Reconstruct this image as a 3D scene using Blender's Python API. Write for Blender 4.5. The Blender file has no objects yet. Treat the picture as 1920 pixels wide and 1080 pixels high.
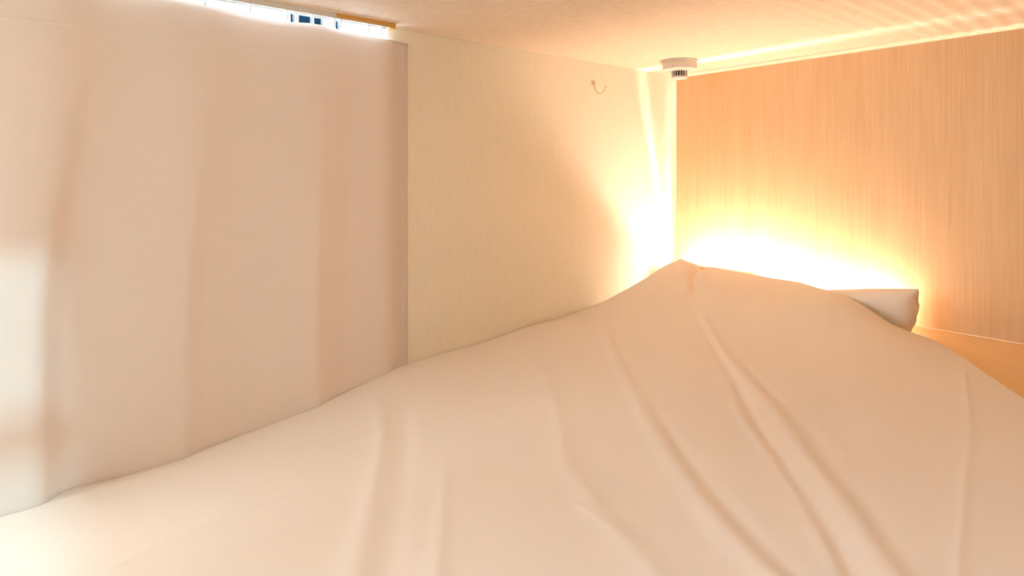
import bpy, bmesh, math, random
import numpy as np
from mathutils import Vector, Matrix

# ------------------------------------------------------------ camera, world, sun, lights, exposure
scene = bpy.context.scene
col = scene.collection
EZ = 1.05            # eye height above the floor; all heights below are relative to the eye, lifted by EZ
AZ = math.radians(50.6)

cam_d = bpy.data.cameras.new('camera')
cam = bpy.data.objects.new('camera', cam_d); col.objects.link(cam)
cam_d.sensor_width = 36.0
cam_d.lens = 1113 / 1920 * 36.0
cam_d.shift_y = -217 / 1920
cam_d.clip_start = 0.02
cam.location = (1.15, 0.0, EZ)
cam.rotation_euler = (math.radians(90), 0, AZ)
scene.camera = cam

scene.view_settings.view_transform = 'Standard'
scene.view_settings.look = 'None'
scene.view_settings.gamma = 1
scene.view_settings.use_curve_mapping = False
scene.view_settings.exposure = 0.46

world = bpy.data.worlds.new('room_light'); scene.world = world; world.use_nodes = True
wn = world.node_tree.nodes; wl = world.node_tree.links; wn.clear()
wo = wn.new('ShaderNodeOutputWorld'); wb = wn.new('ShaderNodeBackground')
wc = wn.new('ShaderNodeTexCoord'); ws = wn.new('ShaderNodeSeparateXYZ'); wr = wn.new('ShaderNodeValToRGB')
wm = wn.new('ShaderNodeMapRange'); wm.inputs[1].default_value = -1; wm.inputs[2].default_value = 1
wl.new(wc.outputs['Generated'], ws.inputs[0]); wl.new(ws.outputs['X'], wm.inputs[0]); wl.new(wm.outputs[0], wr.inputs[0])
wr.color_ramp.elements[0].position = 0.10; wr.color_ramp.elements[0].color = (3.3, 4.2, 5.4, 1)      # daylight side beyond the curtain
_e = wr.color_ramp.elements.new(0.78); _e.color = (0.05, 0.03, 0.015, 1)
_m = wr.color_ramp.elements.new(0.30); _m.color = (0.32, 0.265, 0.205, 1)
wr.color_ramp.elements.remove(wr.color_ramp.elements[len(wr.color_ramp.elements) - 1])     # dimmer warm room
wl.new(wr.outputs[0], wb.inputs[0]); wb.inputs[1].default_value = 3.3
wl.new(wb.outputs[0], wo.inputs[0])

def light(name, kind, loc, rot, energy, color, **kw):
    d = bpy.data.lights.new(name, kind); d.energy = energy; d.color = color
    for k, v in kw.items(): setattr(d, k, v)
    o = bpy.data.objects.new(name, d); col.objects.link(o); o.location = loc; o.rotation_euler = rot
    return o
# cool daylight slanting in past the edge of the upper slab, travelling towards -x
sun = light('sun', 'SUN', (3, -.5, 2.2), (0, 0, 0), 1.35, (0.36, 0.80, 1.0), angle=math.radians(4))
sun.rotation_euler = Vector((-1, 0.012, -0.65)).to_track_quat('-Z', 'Y').to_euler()
# added cool fill light, unseen, standing in for daylight from the foot end
light('foot_fill', 'AREA', (-0.02, -1.15, EZ + 0.25), (math.radians(62), 0, math.radians(12)), 8.5, (0.84, 0.93, 1.0), shape='RECTANGLE', size=0.5, size_y=0.4, spread=math.radians(120))

TUBE_E, SLOT_E, BACK_E, TOP_E = 172.0, 2300.0, 5.0, 5.0
WARM = (1.0, 0.765, 0.60)

# ------------------------------------------------------------ helpers
def W(x, y, z): return Vector((x, y, z + EZ))
def sm(a):
    a = np.clip(a, 0, 1); return a * a * (3 - 2 * a)

def new_mat(name, color=(.8, .8, .8), rough=.6, metallic=0, emit=None, strength=0, spec=.5):
    m = bpy.data.materials.new(name); m.use_nodes = True
    b = m.node_tree.nodes['Principled BSDF']
    b.inputs['Base Color'].default_value = (*color, 1); b.inputs['Roughness'].default_value = rough
    b.inputs['Metallic'].default_value = metallic; b.inputs['Specular IOR Level'].default_value = spec
    if emit:
        b.inputs['Emission Color'].default_value = (*emit, 1); b.inputs['Emission Strength'].default_value = strength
    return m

def add_noise(m, c1, c2, scale=(1, 1, 1), nscale=5.0, detail=4, rough=.55, lo=.35, hi=.65, bump=0.0, bdist=.001, coords='Object'):
    nt = m.node_tree; n = nt.nodes; l = nt.links; b = n['Principled BSDF']
    tc = n.new('ShaderNodeTexCoord'); mp = n.new('ShaderNodeMapping'); mp.inputs['Scale'].default_value = scale
    nz = n.new('ShaderNodeTexNoise'); nz.inputs['Scale'].default_value = nscale; nz.inputs['Detail'].default_value = detail
    nz.inputs['Roughness'].default_value = rough
    rp = n.new('ShaderNodeValToRGB')
    rp.color_ramp.elements[0].position = lo; rp.color_ramp.elements[0].color = (*c1, 1)
    rp.color_ramp.elements[1].position = hi; rp.color_ramp.elements[1].color = (*c2, 1)
    l.new(tc.outputs[coords], mp.inputs[0]); l.new(mp.outputs[0], nz.inputs['Vector'])
    l.new(nz.outputs['Fac'], rp.inputs[0]); l.new(rp.outputs[0], b.inputs['Base Color'])
    if bump:
        bp = n.new('ShaderNodeBump'); bp.inputs['Strength'].default_value = bump; bp.inputs['Distance'].default_value = bdist
        l.new(nz.outputs['Fac'], bp.inputs['Height']); l.new(bp.outputs[0], b.inputs['Normal'])
    return m

def link_mesh(name, me, mat, parent=None, smooth=False):
    o = bpy.data.objects.new(name, me); col.objects.link(o)
    if mat: me.materials.append(mat)
    if smooth:
        me.polygons.foreach_set('use_smooth', [True] * len(me.polygons))
    if parent: o.parent = parent; o.matrix_parent_inverse = Matrix.Translation(-parent.location) if parent.type == 'EMPTY' else Matrix()
    return o

def obj(name, bm, mat, parent=None, smooth=False, bevel=0, seg=2):
    bmesh.ops.recalc_face_normals(bm, faces=bm.faces)
    me = bpy.data.meshes.new(name); bm.to_mesh(me); bm.free()
    o = link_mesh(name, me, mat, parent, smooth)
    if bevel:
        b = o.modifiers.new('bevel', 'BEVEL'); b.width = bevel; b.segments = seg; b.limit_method = 'ANGLE'
    return o

def box(bm, x0, x1, y0, y1, z0, z1):
    vs = [bm.verts.new((x, y, z + EZ)) for x in (x0, x1) for y in (y0, y1) for z in (z0, z1)]
    for f in ((0, 1, 3, 2), (4, 6, 7, 5), (0, 4, 5, 1), (2, 3, 7, 6), (0, 2, 6, 4), (1, 5, 7, 3)):
        bm.faces.new([vs[i] for i in f])
    return vs

def boxobj(name, dims, mat, parent=None, bevel=0):
    bm = bmesh.new(); box(bm, *dims); return obj(name, bm, mat, parent, bevel=bevel)

def tube(bm, pts, rad, n=12, caps=True):
    pts = [Vector(p) for p in pts]; rads = rad if isinstance(rad, (list, tuple)) else [rad] * len(pts)
    rings = []; prev = None
    for i, p in enumerate(pts):
        t = (pts[min(i + 1, len(pts) - 1)] - pts[max(i - 1, 0)]).normalized()
        if prev is None:
            a = Vector((0, 0, 1)) if abs(t.z) < .9 else Vector((1, 0, 0))
            u = t.cross(a).normalized()
        else:
            u = (prev - t * prev.dot(t)).normalized()
        prev = u; w = t.cross(u)
        rings.append([bm.verts.new(p + (u * math.cos(2 * math.pi * k / n) + w * math.sin(2 * math.pi * k / n)) * rads[i]) for k in range(n)])
    for a, b in zip(rings, rings[1:]):
        for k in range(n): bm.faces.new((a[k], a[(k + 1) % n], b[(k + 1) % n], b[k]))
    if caps: bm.faces.new(rings[0][::-1]); bm.faces.new(rings[-1])

def lathe(bm, cx, cy, prof, n=64):
    rings = []
    for r, z in prof:
        rings.append([bm.verts.new((cx + r * math.cos(2 * math.pi * k / n), cy + r * math.sin(2 * math.pi * k / n), z + EZ)) for k in range(n)] if r > 0 else [bm.verts.new((cx, cy, z + EZ))])
    for a, b in zip(rings, rings[1:]):
        for k in range(n):
            j = (k + 1) % n
            if len(a) == 1: bm.faces.new((a[0], b[j], b[k]))
            elif len(b) == 1: bm.faces.new((a[k], a[j], b[0]))
            else: bm.faces.new((a[k], a[j], b[j], b[k]))

def tag(o, label, cat, group=None):
    o['label'] = label; o['category'] = cat
    if group: o['group'] = group
    return o
def struct(o): o['kind'] = 'structure'; return o
def thing(name, loc, label, cat, group=None):
    o = bpy.data.objects.new(name, None); col.objects.link(o); o.location = loc; o.empty_display_size = .05
    bpy.context.view_layer.update()
    return tag(o, label, cat, group)

# ------------------------------------------------------------ materials
def wood_material(name, light_c, dark_c, bump=.12, warm=1.0):
    m = new_mat(name, light_c, .48, spec=.35); nt = m.node_tree; n = nt.nodes; l = nt.links; b = n['Principled BSDF']
    tc = n.new('ShaderNodeTexCoord')
    def nz(scale, ns, det, rg=.6, dist=0.0):
        mp = n.new('ShaderNodeMapping'); mp.inputs['Scale'].default_value = scale
        t = n.new('ShaderNodeTexNoise'); t.inputs['Scale'].default_value = ns; t.inputs['Detail'].default_value = det
        t.inputs['Roughness'].default_value = rg; t.inputs['Distortion'].default_value = dist
        l.new(tc.outputs['Object'], mp.inputs[0]); l.new(mp.outputs[0], t.inputs['Vector']); return t
    a = nz((1, 1, .05), 26, 3, .55, .3)      # broad veneer bands
    f = nz((1, 1, .018), 260, 4, .7, .1)      # fine pores
    g = nz((1, 1, .035), 90, 3, .6, .4)
    def mth(op, x, y):
        q = n.new('ShaderNodeMath'); q.operation = op
        for i, v in enumerate((x, y)):
            if isinstance(v, (int, float)): q.inputs[i].default_value = v
            else: l.new(v, q.inputs[i])
        return q.outputs[0]
    s = mth('ADD', mth('ADD', mth('MULTIPLY', a.outputs['Fac'], .22), mth('MULTIPLY', g.outputs['Fac'], .20)), mth('MULTIPLY', f.outputs['Fac'], .58))
    r = n.new('ShaderNodeValToRGB'); r.color_ramp.elements[0].position = .37; r.color_ramp.elements[1].position = .60
    r.color_ramp.elements[0].color = (*dark_c, 1); r.color_ramp.elements[1].color = (*light_c, 1)
    l.new(s, r.inputs[0]); l.new(r.outputs[0], b.inputs['Base Color'])
    bp = n.new('ShaderNodeBump'); bp.inputs['Strength'].default_value = bump; bp.inputs['Distance'].default_value = .0008
    l.new(s, bp.inputs['Height']); l.new(bp.outputs[0], b.inputs['Normal'])
    return m

M_oak = wood_material('oak_veneer', (.75, .53, .32), (.66, .425, .228))
M_ledge = wood_material('oak_ledge', (.88, .63, .34), (.82, .53, .26))
M_wall = add_noise(new_mat('textured_wallpaper', rough=.75, spec=.2), (.875, .82, .68), (.905, .85, .715), scale=(1, 1, .10), nscale=170, detail=3, bump=.25, bdist=.0012)
M_white = new_mat('white_paint', (.80, .77, .70), .6)
M_plastic = new_mat('white_plastic', (.70, .65, .58), .45)
M_black = new_mat('dark_slot', (.012, .008, .008), .8)
M_floor = add_noise(new_mat('floor_vinyl', rough=.5), (.42, .33, .25), (.48, .38, .29), nscale=8)
M_rail = new_mat('rail_white', (.74, .72, .68), .35, spec=.6)
M_brass = new_mat('rail_end_amber', (.70, .40, .10), .3, .2)
M_clear = new_mat('clear_runner', (.86, .92, .97), .2, spec=.7)
M_alu = new_mat('aluminium', (.7, .7, .7), .35, 1.0)
M_frame = new_mat('window_frame_white', (.85, .88, .9), .4)
M_blue = new_mat('dark_blue_glass', (.008, .03, .06), .7, spec=.1)

# ceiling: mottled woven paper over made-up shallow ribs that imitate stripes of light
M_ceil = new_mat('ceiling_paper', (.74, .58, .43), .7, spec=.25)
def _ceil():
    nt = M_ceil.node_tree; n = nt.nodes; l = nt.links; b = n['Principled BSDF']
    tc = n.new('ShaderNodeTexCoord'); mp = n.new('ShaderNodeMapping')
    mp.inputs['Rotation'].default_value = (0, 0, -AZ); mp.inputs['Scale'].default_value = (1, 2.6, 1)
    nz = n.new('ShaderNodeTexNoise'); nz.inputs['Scale'].default_value = 42; nz.inputs['Detail'].default_value = 3; nz.inputs['Roughness'].default_value = .55
    l.new(tc.outputs['Object'], mp.inputs[0]); l.new(mp.outputs[0], nz.inputs['Vector'])
    r = n.new('ShaderNodeValToRGB'); r.color_ramp.elements[0].position = .36; r.color_ramp.elements[1].position = .62
    r.color_ramp.elements[0].color = (.80, .645, .485, 1); r.color_ramp.elements[1].color = (.85, .71, .555, 1)
    l.new(nz.outputs['Fac'], r.inputs[0]); l.new(r.outputs[0], b.inputs['Base Color'])
    bp = n.new('ShaderNodeBump'); bp.inputs['Strength'].default_value = .35; bp.inputs['Distance'].default_value = .002
    l.new(nz.outputs['Fac'], bp.inputs['Height']); l.new(bp.outputs[0], b.inputs['Normal'])
_ceil()

# cloths
def cloth(name, c1, c2, trans=0.0, tcol=None, weave=900, bump=.08):
    m = new_mat(name, c1, .85, spec=.15)
    add_noise(m, c1, c2, nscale=weave, detail=2, bump=bump, bdist=.0005)
    b = m.node_tree.nodes['Principled BSDF']
    b.inputs['Sheen Weight'].default_value = .15
    if trans:
        n = m.node_tree.nodes; l = m.node_tree.links
        t = n.new('ShaderNodeBsdfTranslucent'); t.inputs['Color'].default_value = (*tcol, 1)
        mx = n.new('ShaderNodeMixShader'); mx.inputs[0].default_value = trans
        out = n['Material Output']
        l.new(b.outputs[0], mx.inputs[1]); l.new(t.outputs[0], mx.inputs[2]); l.new(mx.outputs[0], out.inputs[0])
    return m
M_sheet = cloth('white_cotton_cover', (.79, .705, .61), (.815, .73, .635))
M_pillow = cloth('white_pillow_cotton', (.82, .76, .68), (.845, .785, .705))
M_curtain = cloth('beige_curtain', (.76, .685, .61), (.79, .715, .64), .11, (.82, .60, .46))
M_thread = new_mat('pale_thread', (.86, .80, .72), .8)
M_mattress = cloth('mattress_ticking', (.7, .66, .6), (.74, .7, .64))

# ------------------------------------------------------------ setting
ZC = .310        # ceiling height above the eye
YW, YB = 1.60, 1.675   # front of the wooden wall, wall behind it
struct(boxobj('floor', (-1.5, 2.3, -2.2, 1.75, -EZ - .05, -EZ), M_floor))

# ceiling mesh with ribs perpendicular to the wooden wall (relief shaped to give the light stripes, 34 mm pitch)
def build_ceiling():
    xs = np.unique(np.concatenate([np.arange(0.0, 1.52, .0034), [.7, .7001]]))
    ys = np.array([-1.1, .035, .8, 1.2, 1.5, 1.6, 1.70])
    amp = .0025
    verts = []; faces = []
    for x in xs:
        a = amp * float(sm((x - .25) / .5))
        for y in ys if x < .70 else np.r_[.03, ys[1:]]:
            verts.append((x, y, ZC + EZ + a * (math.sin(2 * math.pi * x / .034) + 1) * .5))
    nx, ny = len(xs), len(ys)
    for i in range(nx - 1):
        for j in range(ny - 1):
            a = i * ny + j; faces.append((a, a + 1, a + ny + 1, a + ny))
    b0 = len(verts)
    verts += [(v[0], v[1], ZC + EZ + .05) for v in verts]
    faces += [tuple(b0 + k for k in f[::-1]) for f in faces]
    ring = [i * ny for i in range(nx)] + [(nx - 1) * ny + j for j in range(1, ny)] + [i * ny + ny - 1 for i in range(nx - 2, -1, -1)] + [j for j in range(ny - 2, 0, -1)]
    for a, b in zip(ring, ring[1:] + ring[:1]): faces.append((a, b, b0 + b, b0 + a))
    me = bpy.data.meshes.new('ceiling'); me.from_pydata(verts, [], faces); me.update()
    o = link_mesh('ceiling', me, M_ceil)
    me.polygons.foreach_set('use_smooth', [len(p.vertices) == 4 and abs(p.normal.z) > .5 for p in me.polygons])
    return struct(o)
build_ceiling()

struct(boxobj('wall_left', (-.05, 0.0, .60, 1.72, -EZ, ZC + .05), M_wall))
struct(boxobj('wall_back', (-.05, 1.55, YB, YB + .05, -EZ, ZC + .05), M_white))
struct(boxobj('wall_front', (.024, 1.5, YW, YW + .018, -.3557, .2985), M_oak, bevel=.0008))
struct(boxobj('wall_right', (1.5, 1.55, .03, YB + .05, -EZ, ZC + .05), M_oak))
# unseen bar added across the opening to split the patch of sun
struct(boxobj('shadow_bar_1', (.88, .90, -1.1, .03, .142, .197), M_oak))

# window outside the berth, seen through the slit above the curtain
bm = bmesh.new()
for y0, y1 in ((-.9, -.85), (.655, .690), (.704, .717), (.765, .770), (.803, .847), (.863, .880), (1.6, 1.65)): box(bm, -.90, -.86, y0, y1, .50, .66)
box(bm, -.90, -.86, -.9, 1.65, .44, .50); box(bm, -.90, -.86, -.9, 1.65, .66, .72)
win = struct(obj('window_1', bm, M_frame))
boxobj('frosted_pane', (-.89, -.885, .870, 1.62, .50, .66), new_mat('frosted_pane', (.80, .88, .92), .4), win)
boxobj('pane', (-.89, -.885, .685, .868, .50, .66), M_blue, win)

# ------------------------------------------------------------ bed ledge and mattress
ledge = tag(boxobj('bed_ledge', (.66, 1.498, 1.10, 1.598, -.40, -.3557), M_ledge, bevel=.002), 'orange-brown wooden ledge at the foot of the wood-grain wall, right of the bedding', 'ledge')
bed = thing('bed', W(.8, .3, -EZ), 'raised wooden bed platform hidden under the mattress', 'bed')
boxobj('platform', (.05, 1.48, -1.05, 1.59, -.74, -.70), M_oak, bed)
for x in (.06, 1.40):
    for y in (-1.0, 1.5): boxobj('leg', (x, x + .06, y, y + .06, -EZ, -.74), M_oak, bed)
bm = bmesh.new(); box(bm, .07, 1.45, -.69, .96, -.70, -.54)
tag(obj('mattress', bm, M_mattress, bevel=.03, seg=4), 'thick pale mattress lying under the big white cover', 'mattress')
bm = bmesh.new(); box(bm, .07, .60, .97, 1.44, -.70, -.45)
tag(obj('bolster', bm, M_mattress, bevel=.05, seg=4), 'pale padded bolster under the raised head end of the white cover', 'bolster')

# ------------------------------------------------------------ duvet cover
CTRL = [(0, -0.028, -0.486), (0, 0.034, -0.487), (0, 0.139, -0.487), (0, 0.259, -0.478), (0, 0.4, -0.459), (0, 0.652, -0.418), (0, 0.829, -0.409), (0, 1.016, -0.395), (0, 1.236, -0.374), (0.046, 1.263, -0.345), (0.063, 1.323, -0.32), (0.084, 1.368, -0.295), (0.091, 1.432, -0.27), (0.124, 1.477, -0.255), (0.197, 1.46, -0.26), (0.236, 1.478, -0.263), (0.331, 1.476, -0.268), (0.401, 1.48, -0.27), (0.469, 1.48, -0.27), (0.564, 1.43, -0.275), (0.63, 1.382, -0.285), (0.676, 1.415, -0.31), (0.708, 1.453, -0.335), (0.764, 1.418, -0.338), (0.827, 1.34, -0.338), (0.894, 1.24, -0.338), (0.949, 1.16, -0.338), (0, -0.4, -0.50), (0, -0.8, -0.5), (0.5, -0.8, -0.5), (1.0, -0.8, -0.5), (1.5, -0.8, -0.5), (1.5, 0, -0.47), (1.0, 0, -0.46), (0.5, 0, -0.48), (0.2, 0, -0.495), (1.4, 0.5, -0.4), (1.05, 0.9, -0.35), (0.75, 0.5, -0.415), (0.3, 0.5, -0.455), (0.2, 0.9, -0.4), (0.5, 0.9, -0.375), (0.8, 0.9, -0.365), (0.3, 1.2, -0.345), (0.6, 1.2, -0.33), (0.2, 1.35, -0.29), (0.5, 1.38, -0.285)]
P = np.array(CTRL)
def U(r): return np.where(r > 1e-9, r * r * np.log(np.maximum(r, 1e-9)), 0)
_n = len(P); _d = np.linalg.norm(P[:, None, :2] - P[None, :, :2], axis=2)
_K = U(_d) + np.eye(_n) * 1e-4; _Q = np.c_[np.ones(_n), P[:, :2]]
_w = np.linalg.solve(np.block([[_K, _Q], [_Q.T, np.zeros((3, 3))]]), np.r_[P[:, 2], 0, 0, 0])
def base_z(x, y):
    out = _w[_n] + _w[_n + 1] * x + _w[_n + 2] * y
    for i in range(_n): out = out + _w[i] * U(np.hypot(x - P[i, 0], y - P[i, 1]))
    return out
# folds: polyline on the bed, height, half width at start and end, cross profile
FOLDS = [
 ([(0.251, 1.329), (0.303, 1.266), (0.392, 1.173), (0.537, 1.025), (0.66, 0.887), (0.778, 0.763), (0.832, 0.709), (0.887, 0.65), (0.963, 0.56), (1.05, .45)], -.008, .007, .011),
 ([(0.30, 1.30), (0.359, 1.23), (0.468, 1.11), (0.611, 0.97), (0.714, 0.878), (0.792, 0.796), (0.869, 0.72), (0.974, 0.602), (1.08, .48)], .010, .008, .019),
 ([(0.527, 1.082), (0.655, 0.96), (0.769, 0.86), (0.836, 0.781), (0.9, 0.719), (0.98, 0.62)], -.004, .008, .013),
 ([(0.60, .92), (0.69, 0.829), (0.734, 0.794), (0.823, 0.711), (0.876, 0.65), (0.95, 0.565)], .006, .007, .012),
 ([(0.052, 1.191), (0.15, 1.11), (0.251, 1.02), (0.526, 0.787), (0.663, 0.686), (0.745, 0.632), (0.81, 0.594), (0.894, 0.555), (.98, .50)], .010, .009, .018),
 ([(0.52, .83), (0.596, 0.762), (0.726, 0.672), (0.82, 0.613), (0.909, 0.566), (.98, .52)], -.006, .008, .013),
 ([(0.185, 0.868), (0.329, 0.765), (0.436, 0.687), (0.537, 0.605), (0.614, 0.567), (0.669, 0.539), (0.741, 0.516), (.85, .47)], .007, .014, .017),
 ([(0.04, 0.55), (0.087, 0.527), (0.151, 0.507), (0.23, 0.468), (0.356, 0.388), (0.477, 0.312), (0.65, 0.20)], .009, .011, .02),
 ([(0.10, 0.575), (0.17, 0.545), (0.25, 0.505), (0.37, 0.43), (0.50, 0.345), (0.66, 0.25)], -.006, .014, .02),
 ([(0.35, .53), (0.389, 0.494), (0.444, 0.455), (0.515, 0.405), (0.632, 0.32), (.75, .24)], .006, .010, .016),
 ([(0.062, 0.03), (0.062, 0.083), (0.061, 0.19), (0.05, 0.29), (0.047, 0.393), (.05, .5)], -.007, .018, .022),
 ([(0.279, -.02), (0.27, 0.078), (0.26, 0.12), (0.256, 0.216), (0.265, 0.306), (0.261, 0.357)], .0012, .0030, .0030),
 ([(0.592, 0.546), (0.65, 0.538), (0.712, 0.526)], .0005, .0025, .0025),
 ([(0.84, 1.30), (0.916, 1.013), (0.949, 0.854), (0.97, 0.751), (0.986, 0.676), (1.02, 0.55)], .0013, .005, .006),
 ([(0.87, 1.10), (0.85, 1.02), (0.80, .97)], -.004, .02, .02),
 ([(0.112, 1.54), (0.126, 1.475), (0.165, 1.429), (0.235, 1.353), (.28, 1.30)], .014, .016, .012),
 ([(0.196, 1.58), (0.20, 1.49), (0.207, 1.45), (.235, 1.38), (.31, 1.28)], -.034, .007, .020),
 ([(0.05, 1.25), (0.12, 1.17), (0.22, 1.08), (.36, .97)], -.004, .012, .018),
 ([(0.02, .98), (0.12, .94), (.25, .88), (.40, .78)], .003, .02, .03),
 ([(.05, .78), (.2, .72), (.38, .60), (.52, .50)], -.004, .03, .04),
 ([(.62, 1.27), (.72, 1.15), (.80, 1.00), (.88, .85)], .002, .03, .045),
]
def fold_field(x, y):
    out = np.zeros_like(x)
    for pts, h, w0, w1 in FOLDS:
        p = np.array(pts)
        # smooth the polyline (Catmull-Rom samples)
        q = []
        for i in range(len(p) - 1):
            a, b, c, d = p[max(i - 1, 0)], p[i], p[i + 1], p[min(i + 2, len(p) - 1)]
            for t in np.linspace(0, 1, 5)[:-1]:
                q.append(.5 * (2 * b + (c - a) * t + (2 * a - 5 * b + 4 * c - d) * t * t + (3 * b - a - 3 * c + d) * t ** 3))
        q.append(p[-1]); q = np.array(q)
        L = np.r_[0, np.cumsum(np.linalg.norm(np.diff(q, axis=0), axis=1))]; T = L[-1]
        best = np.full(x.shape, 9.0); pos = np.zeros_like(x)
        mask = (x > q[:, 0].min() - .15) & (x < q[:, 0].max() + .15) & (y > q[:, 1].min() - .15) & (y < q[:, 1].max() + .15)
        xm, ym = x[mask], y[mask]; bm_, pm_ = best[mask], pos[mask]
        for i in range(len(q) - 1):
            s = q[i + 1] - q[i]; ll = s @ s
            t = np.clip(((xm - q[i, 0]) * s[0] + (ym - q[i, 1]) * s[1]) / ll, 0, 1)
            dd = np.hypot(xm - q[i, 0] - t * s[0], ym - q[i, 1] - t * s[1])
            k = dd < bm_; bm_ = np.where(k, dd, bm_); pm_ = np.where(k, L[i] + t * (L[i + 1] - L[i]), pm_)
        u = pm_ / T; ww = w0 + (w1 - w0) * u
        env = sm(u / .22) * sm((1 - u) / .15) if h > 0 or True else 1
        out[mask] += h * (1 if abs(h) < .003 else .31) * np.exp(-(bm_ / ww) ** 2) * env
    return out

XM_Y = [-.9, .5, .9, 1.0, 1.16, 1.24, 1.34, 1.418, 1.4534, 1.60]
XM_X = [1.485, 1.38, 1.12, 1.06, .957, .902, .835, .772, .722, .70]
Y1_S = [0, .05, .065, .09, .115, .135, .175, .24, .30, .33, .46, .56, .65, .79, .88, .94, 1.0]
Y1_Y = [1.245, 1.262, 1.285, 1.345, 1.385, 1.45, 1.495, 1.485, 1.482, 1.498, 1.496, 1.50, 1.50, 1.45, 1.405, 1.435, 1.455]
def build_duvet():
    ns, nt_ = 440, 720
    s = np.linspace(0, 1, ns); t = np.linspace(0, 1, nt_)
    t = .25 * t + .75 * (1 - (1 - t) ** 1.5)
    Sg, Tg = np.meshgrid(s, t, indexing='ij')
    y1 = np.interp(Sg, Y1_S, Y1_Y)
    Y = -.7 + Tg * (y1 + .7)
    xm = np.interp(Y, XM_Y, XM_X)
    x0 = np.where(Y < .62, curtain_x(Y, np.full(Y.shape, -.45)) + .001, .003)
    x0 = .003 + (x0 - .003) * (1 - sm((Y - .50) / .12))
    X = x0 + Sg * (xm - x0)
    Z = base_z(X, Y) + fold_field(X, Y) * sm((X - x0) / .05 + .1)
    rng = np.random.RandomState(4)
    for _ in range(26):        # faint broad undulation of the fabric
        k = rng.uniform(6, 22); a = rng.uniform(0, math.pi); ph = rng.uniform(0, 6.28)
        Z += .00022 * np.sin(k * (X * math.cos(a) + Y * math.sin(a)) + ph) * (22 / k) ** .5
    q = np.clip((Y - (y1 - .022)) / .022, 0, 1); Z -= .085 * q ** 2.2
    q = np.clip((X - (xm - .014)) / .014, 0, 1); Z -= .017 * q ** 2
    q = np.clip((.009 - (X - x0)) / .009, 0, 1); Z -= .0005 * q ** 2
    co = np.stack([X, Y, Z + EZ], -1).reshape(-1, 3)
    idx = np.arange(ns * nt_).reshape(ns, nt_)
    f = np.stack([idx[:-1, :-1], idx[1:, :-1], idx[1:, 1:], idx[:-1, 1:]], -1).reshape(-1, 4)
    me = bpy.data.meshes.new('duvet'); me.from_pydata(co.tolist(), [], f.tolist()); me.update()
    o = link_mesh('duvet', me, M_sheet, smooth=True)
    so = o.modifiers.new('thickness', 'SOLIDIFY'); so.thickness = .004; so.offset = -1
    return tag(o, 'large creased white cotton bed cover heaped up towards the corner of the bed', 'bed cover')

# ------------------------------------------------------------ pillow behind the cover
def build_pillow():
    nx, na = 60, 48
    x0, x1, ym, zb = .43, .716, 1.490, -.352
    co = []; f = []
    for i in range(nx + 1):
        u = i / nx; c = abs(2 * u - 1)
        x = x0 + (x1 - x0) * u
        zt = np.interp(x, [.43, .536, .62, .712], [-.306, -.282, -.266, -.2525])
        H = (zt - zb) / 2 * (1 - .12 * max(0, 1 - u * 8)); zm = (zt + zb) / 2
        D = .046 * max(1e-4, 1 - c ** 7) ** .5 + .0015
        for k in range(na):
            a = 2 * math.pi * k / na; ca, sa = math.cos(a), math.sin(a)
            py = math.copysign(abs(ca) ** .75, ca); pz = math.copysign(abs(sa) ** .75, sa)
            xx = x - .013 * max(0, -pz) * u ** 6 + .002 * math.sin(9 * pz) * u ** 8
            co.append((xx, ym + D * py + .004 * math.sin(14 * x + 2 * pz) * (1 - c ** 3), zm + H * pz + EZ))
    for i in range(nx):
        for k in range(na):
            k2 = (k + 1) % na; f.append((i * na + k, (i + 1) * na + k, (i + 1) * na + k2, i * na + k2))
    f.append(list(range(na))); f.append([nx * na + k for k in range(na)][::-1])
    me = bpy.data.meshes.new('pillow'); me.from_pydata(co, [], f); me.update()
    bm = bmesh.new(); bm.from_mesh(me); bmesh.ops.recalc_face_normals(bm, faces=bm.faces); bm.to_mesh(me); bm.free()
    o = link_mesh('pillow', me, M_pillow, smooth=True)
    return tag(o, 'small white pillow poking out behind the bed cover against the wooden wall', 'pillow')
build_pillow()

# ------------------------------------------------------------ lamps hidden behind the bedding
lamp = thing('tube_lamp', W(.3, 1.53, -.355), 'glowing warm tube lamp lying behind the heaped bed cover at the wooden wall', 'lamp')
M_glow = new_mat('warm_tube', (1, .9, .8), emit=WARM, strength=TUBE_E)
bm = bmesh.new(); tube(bm, [W(.090, 1.5215, -.325), W(.38, 1.5438, -.325)], .008, 16); obj('lamp_tube', bm, M_glow, lamp, smooth=True)
M_glow2 = new_mat('warm_tube_dimmer', (1, .9, .8), emit=WARM, strength=TUBE_E * .52)
bm = bmesh.new(); tube(bm, [W(.384, 1.5441, -.325), W(.655, 1.565, -.325)], .008, 16); obj('lamp_tube', bm, M_glow2, lamp, smooth=True)
bm = bmesh.new(); tube(bm, [W(.080, 1.5207, -.325), W(.092, 1.5216, -.325)], .010, 16); obj('end_cap', bm, M_plastic, lamp)
bm = bmesh.new(); tube(bm, [W(.653, 1.565, -.325), W(.664, 1.5658, -.325)], .010, 16); obj('end_cap', bm, M_plastic, lamp)
bm = bmesh.new(); tube(bm, [W(.085, 1.5211, -.343), W(.66, 1.5655, -.343)], .009, 8); obj('housing', bm, M_plastic, lamp, bevel=.002)

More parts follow.
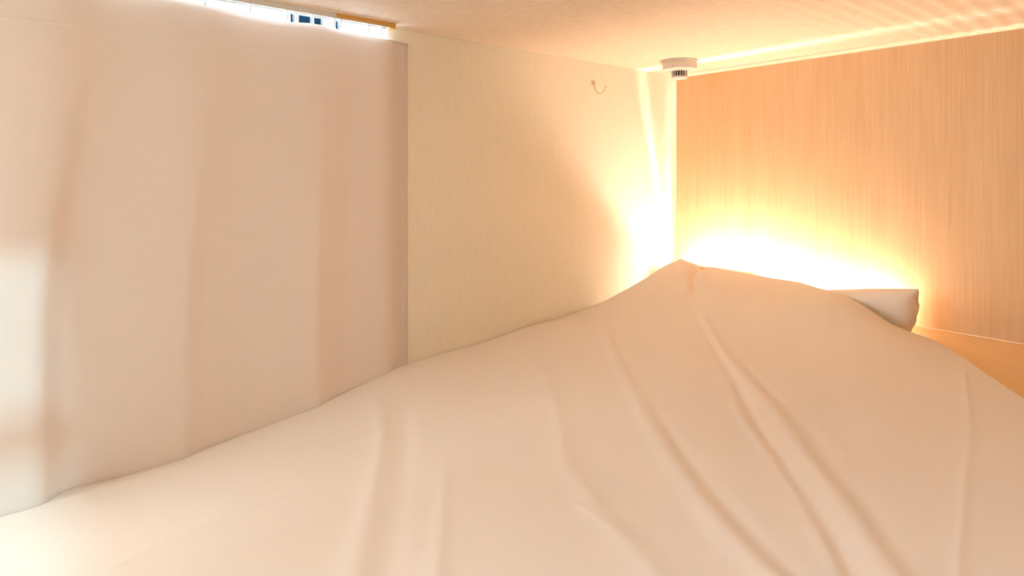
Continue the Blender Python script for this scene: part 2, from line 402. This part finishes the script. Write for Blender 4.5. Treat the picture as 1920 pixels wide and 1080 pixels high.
bar = thing('slot_light', W(.25, 1.59, -.36), 'narrow metal slot light at the base of the wooden wall beside the corner', 'lamp')
def slab(name, off, th, z0, z1, mat, ln=(.004, .30), parent=bar):
    k = -.226; bm = bmesh.new(); vs = []
    for x in ln:
        for zz in (z0, z1):
            for o_ in (off, off + th):
                vs.append(bm.verts.new(W(x, 1.601 + k * (zz + .36) + o_, zz)))
    for f in ((0, 1, 3, 2), (4, 6, 7, 5), (0, 4, 5, 1), (2, 3, 7, 6), (0, 2, 6, 4), (1, 5, 7, 3)): bm.faces.new([vs[i] for i in f])
    return obj(name, bm, mat, parent)
M_slot = new_mat('slot_glow', (1, .9, .8), emit=(1.0, .87, .76), strength=SLOT_E)
M_fin = new_mat('matt_black_fin', (.03, .03, .03), .9)
slab('fin', -.0050, .0025, -.355, -.295, M_fin)
slab('fin', .0025, .0025, -.355, -.295, M_fin)
slab('light_strip', -.0015, .003, -.3545, -.353, M_slot)

M_back = new_mat('led_strip_glow', (1, .9, .8), emit=(1.0, 0.85, .72), strength=BACK_E)
M_top = new_mat('led_strip_top_glow', (1, .9, .8), emit=(1.0, 0.84, .69), strength=TOP_E)
led = thing('led_strip', W(1.0, 1.67, -.33), 'warm LED strip low in the gap behind the wooden wall', 'lamp')
boxobj('backing', (.004, 1.49, 1.662, YB, -.345, -.325), M_alu, led); boxobj('diffuser', (.006, 1.49, 1.648, 1.661, -.343, -.327), M_back, led)
led = thing('led_strip', W(1.0, 1.67, .25), 'warm LED strip high in the gap behind the wooden wall', 'lamp')
boxobj('backing', (.004, 1.49, 1.664, YB, .255, .275), M_alu, led); boxobj('diffuser', (.006, 1.49, 1.655, 1.663, .257, .273), M_top, led)

led = thing('led_strip', W(.04, 1.66, 0), 'upright warm LED strip behind the wooden wall at its corner edge', 'lamp')
boxobj('backing', (.040, .060, 1.668, YB, -.30, .245), M_alu, led); boxobj('diffuser', (.042, .058, 1.660, 1.667, -.298, .243), M_top, led)

# ------------------------------------------------------------ curtain
C_Y = [-.8, -.45, -.25, -.137, -.062, -.028, .009, .022, .0343, .045, .067, .124, .177, .213, .242, .303, .370, .442, .474, .502, .567, .617, .66]
C_D = [.01, .025, .00, .030, .040, .043, .042, .038, .014, .000, -.005, .003, .009, .011, -.001, -.006, .001, .013, .000, -.008, -.002, .002, .003]
def smooth_profile(ys):
    g = np.interp(ys, C_Y, C_D); return g
_ys = np.linspace(-.8, .70, 3001)
_g = np.interp(_ys, C_Y, C_D)
def gauss(a, sg):
    k = np.arange(-int(4 * sg), int(4 * sg) + 1); w = np.exp(-.5 * (k / sg) ** 2); w /= w.sum()
    return np.convolve(np.pad(a, len(k) // 2, mode='edge'), w, 'valid')
_low = gauss(_g, 9); _top = gauss(_g, 42)
def top_scallop(y):
    ks = [-.8, -.3, .0, .10, .18, .2392, .313, .345, .379, .427, .445, .475, .50, .545, .575, .60, .66]
    vs = [.294, .290, .295, .290, .295, .2925, .286, .2835, .2845, .2885, .2885, .287, .2835, .2815, .2810, .2820, .280]
    return np.interp(y, ks, vs)
def curtain_x(y, z):
    a = sm((z + .25) / .5)                       # folds soften towards the heading
    yy = y - .045 * a * (1 - .65 * sm((y - .15) / .3))  # and drift a little with height
    lo = np.interp(yy, _ys, _low); hi = np.interp(yy, _ys, _top) * .55
    return .012 + .62 * (lo * (1 - a) + hi * a)
def curtain_edge(z):   # leading edge leans slightly
    return .652 + .010 * sm((-z + .1) / .5) - .012
def build_curtain():
    ny, nz = 760, 90
    y = np.linspace(0, 1, ny); t = np.linspace(0, 1, nz)
    Yg, Tg = np.meshgrid(y, t, indexing='ij')
    zb = -.56
    Y0 = -.40 + Yg * (.648 + .40)
    topz = top_scallop(Y0); Zg = zb + Tg * (topz - zb)
    Y = Y0
    X = curtain_x(Y, Zg)
    q = np.clip((Y - (.648 - .010)) / .010, 0, 1); X = X - .007 * q ** 2 - .008 * sm((Y - .58) / .06)
    X = np.maximum(X, .0025)
    co = np.stack([X, Y, Zg + EZ], -1).reshape(-1, 3)
    idx = np.arange(ny * nz).reshape(ny, nz)
    f = np.stack([idx[:-1, :-1], idx[1:, :-1], idx[1:, 1:], idx[:-1, 1:]], -1).reshape(-1, 4)
    me = bpy.data.meshes.new('curtain'); me.from_pydata(co.tolist(), [], f.tolist()); me.update()
    o = link_mesh('curtain', me, M_curtain, smooth=True)
    so = o.modifiers.new('thickness', 'SOLIDIFY'); so.thickness = .0012; so.offset = -1
    tag(o, 'pale beige curtain hanging in soft folds across the opening on the left', 'curtain')
    ys = np.linspace(-.395, .46, 400); zz = .2225 + .002 * np.sin(ys * 9)
    xs = curtain_x(ys, zz) + .0004
    bm = bmesh.new(); tube(bm, [(float(a), float(b), float(c) + EZ) for a, b, c in zip(xs, ys, zz)], .0007, 6)
    h = obj('hem_stitching', bm, M_thread, o); h['label'] = 'pale stitched hem line'
    return o
build_curtain()

build_duvet()

rail = thing('curtain_rail', W(.03, 0, .305), 'white ceiling-mounted curtain rail with an amber end cap above the beige curtain', 'curtain rail')
bm = bmesh.new(); box(bm, .020, .040, -.8, .586, .3055, .3098); box(bm, .020, .023, -.8, .586, .2995, .3055); box(bm, .037, .040, -.8, .586, .2995, .3055)
obj('track', bm, M_rail, rail)
boxobj('end_cap', (.0185, .0415, .583, .598, .2985, .3098), M_brass, rail, bevel=.001)
boxobj('amber_strip', (.0401, .0408, .47, .583, .3015, .3098), M_brass, rail)
for i, ry in enumerate([-.28, -.1, .05, .15, .2392, .313, .379, .3948, .4263, .4687, .4829, .5419, .570]):
    bm = bmesh.new()
    box(bm, .0275, .0325, ry - .003, ry + .003, .2965, .303)
    tube(bm, [W(.030, ry, .2975), W(.030, ry, .292), W(.031, ry, .286)], .0016, 8)
    obj('runner', bm, M_clear, rail)

# ------------------------------------------------------------ smoke detector
dx, dy = .170, 1.408
det = thing('smoke_detector', W(dx, dy, ZC), 'round white smoke detector with dark vent slots on the ceiling by the corner', 'smoke detector')
bm = bmesh.new(); lathe(bm, dx, dy, [(0, .3095), (.0485, .3095), (.0485, .3055), (.047, .3045), (.0, .3045)]); obj('mounting_base', bm, M_plastic, det, smooth=False)
bm = bmesh.new(); lathe(bm, dx, dy, [(0, .3043), (.0455, .3043), (.0465, .301), (.0465, .2875), (.0455, .2845), (.043, .2835), (.026, .2805), (0, .2805)], 72); obj('body', bm, M_plastic, det, smooth=False)
bm = bmesh.new(); lathe(bm, dx, dy, [(0, .2804), (.0185, .2804), (.0185, .264), (0, .264)], 48); obj('sensor_chamber', bm, M_black, det)
bm = bmesh.new()
nb = 18
for k in range(nb):
    a = 2 * math.pi * (k + .5) / nb; c, s = math.cos(a), math.sin(a); w = .0009
    vs = []
    for z in (.2802, .2655):
        for rr in (.0188, .0212):
            for sg in (-1, 1): vs.append(bm.verts.new(W(dx + rr * c - sg * w * s, dy + rr * s + sg * w * c, z)))
    for f in ((0, 1, 3, 2), (4, 6, 7, 5), (0, 4, 5, 1), (2, 3, 7, 6), (0, 2, 6, 4), (1, 5, 7, 3)): bm.faces.new([vs[i] for i in f])
obj('vent_grille', bm, M_plastic, det)
bm = bmesh.new(); lathe(bm, dx, dy, [(0, .2660), (.0212, .2660), (.0215, .262), (.019, .2595), (0, .2590)], 48); obj('vent_cap', bm, M_plastic, det)
bm = bmesh.new(); a = math.radians(-76); tube(bm, [W(dx + .0462 * math.cos(a), dy + .0462 * math.sin(a), .2885), W(dx + .0474 * math.cos(a), dy + .0474 * math.sin(a), .2885)], .0012, 10)
obj('indicator_light', bm, M_black, det)

# ------------------------------------------------------------ wall hook
hk = thing('wall_hook', W(0, 1.241, .24), 'small clear J-shaped hook on the pale wall near the ceiling', 'hook')
M_hook = new_mat('clear_hook', (.72, .60, .44), .25, .1, spec=.8)
bm = bmesh.new(); tube(bm, [W(.0002, 1.241, .252), W(.003, 1.241, .252), W(.0045, 1.241, .252)], [.0062, .0062, .004], 24); obj('mounting_plate', bm, M_hook, hk)
bm = bmesh.new(); pts = []
for i in range(5): pts.append(W(.004 + .001 * i, 1.241, .252 - .0045 * i))
for i in range(1, 15):
    a = math.pi * i / 15
    pts.append(W(.0225 - .0145 * math.cos(a), 1.241 + .0005 * i, .233 - .0120 * math.sin(a)))
pts += [W(.0385, 1.249, .236), W(.0405, 1.2495, .2405)]
tube(bm, pts, [.0016] * (len(pts) - 2) + [.0019, .0022], 10); obj('hook_arm', bm, M_hook, hk, smooth=True)
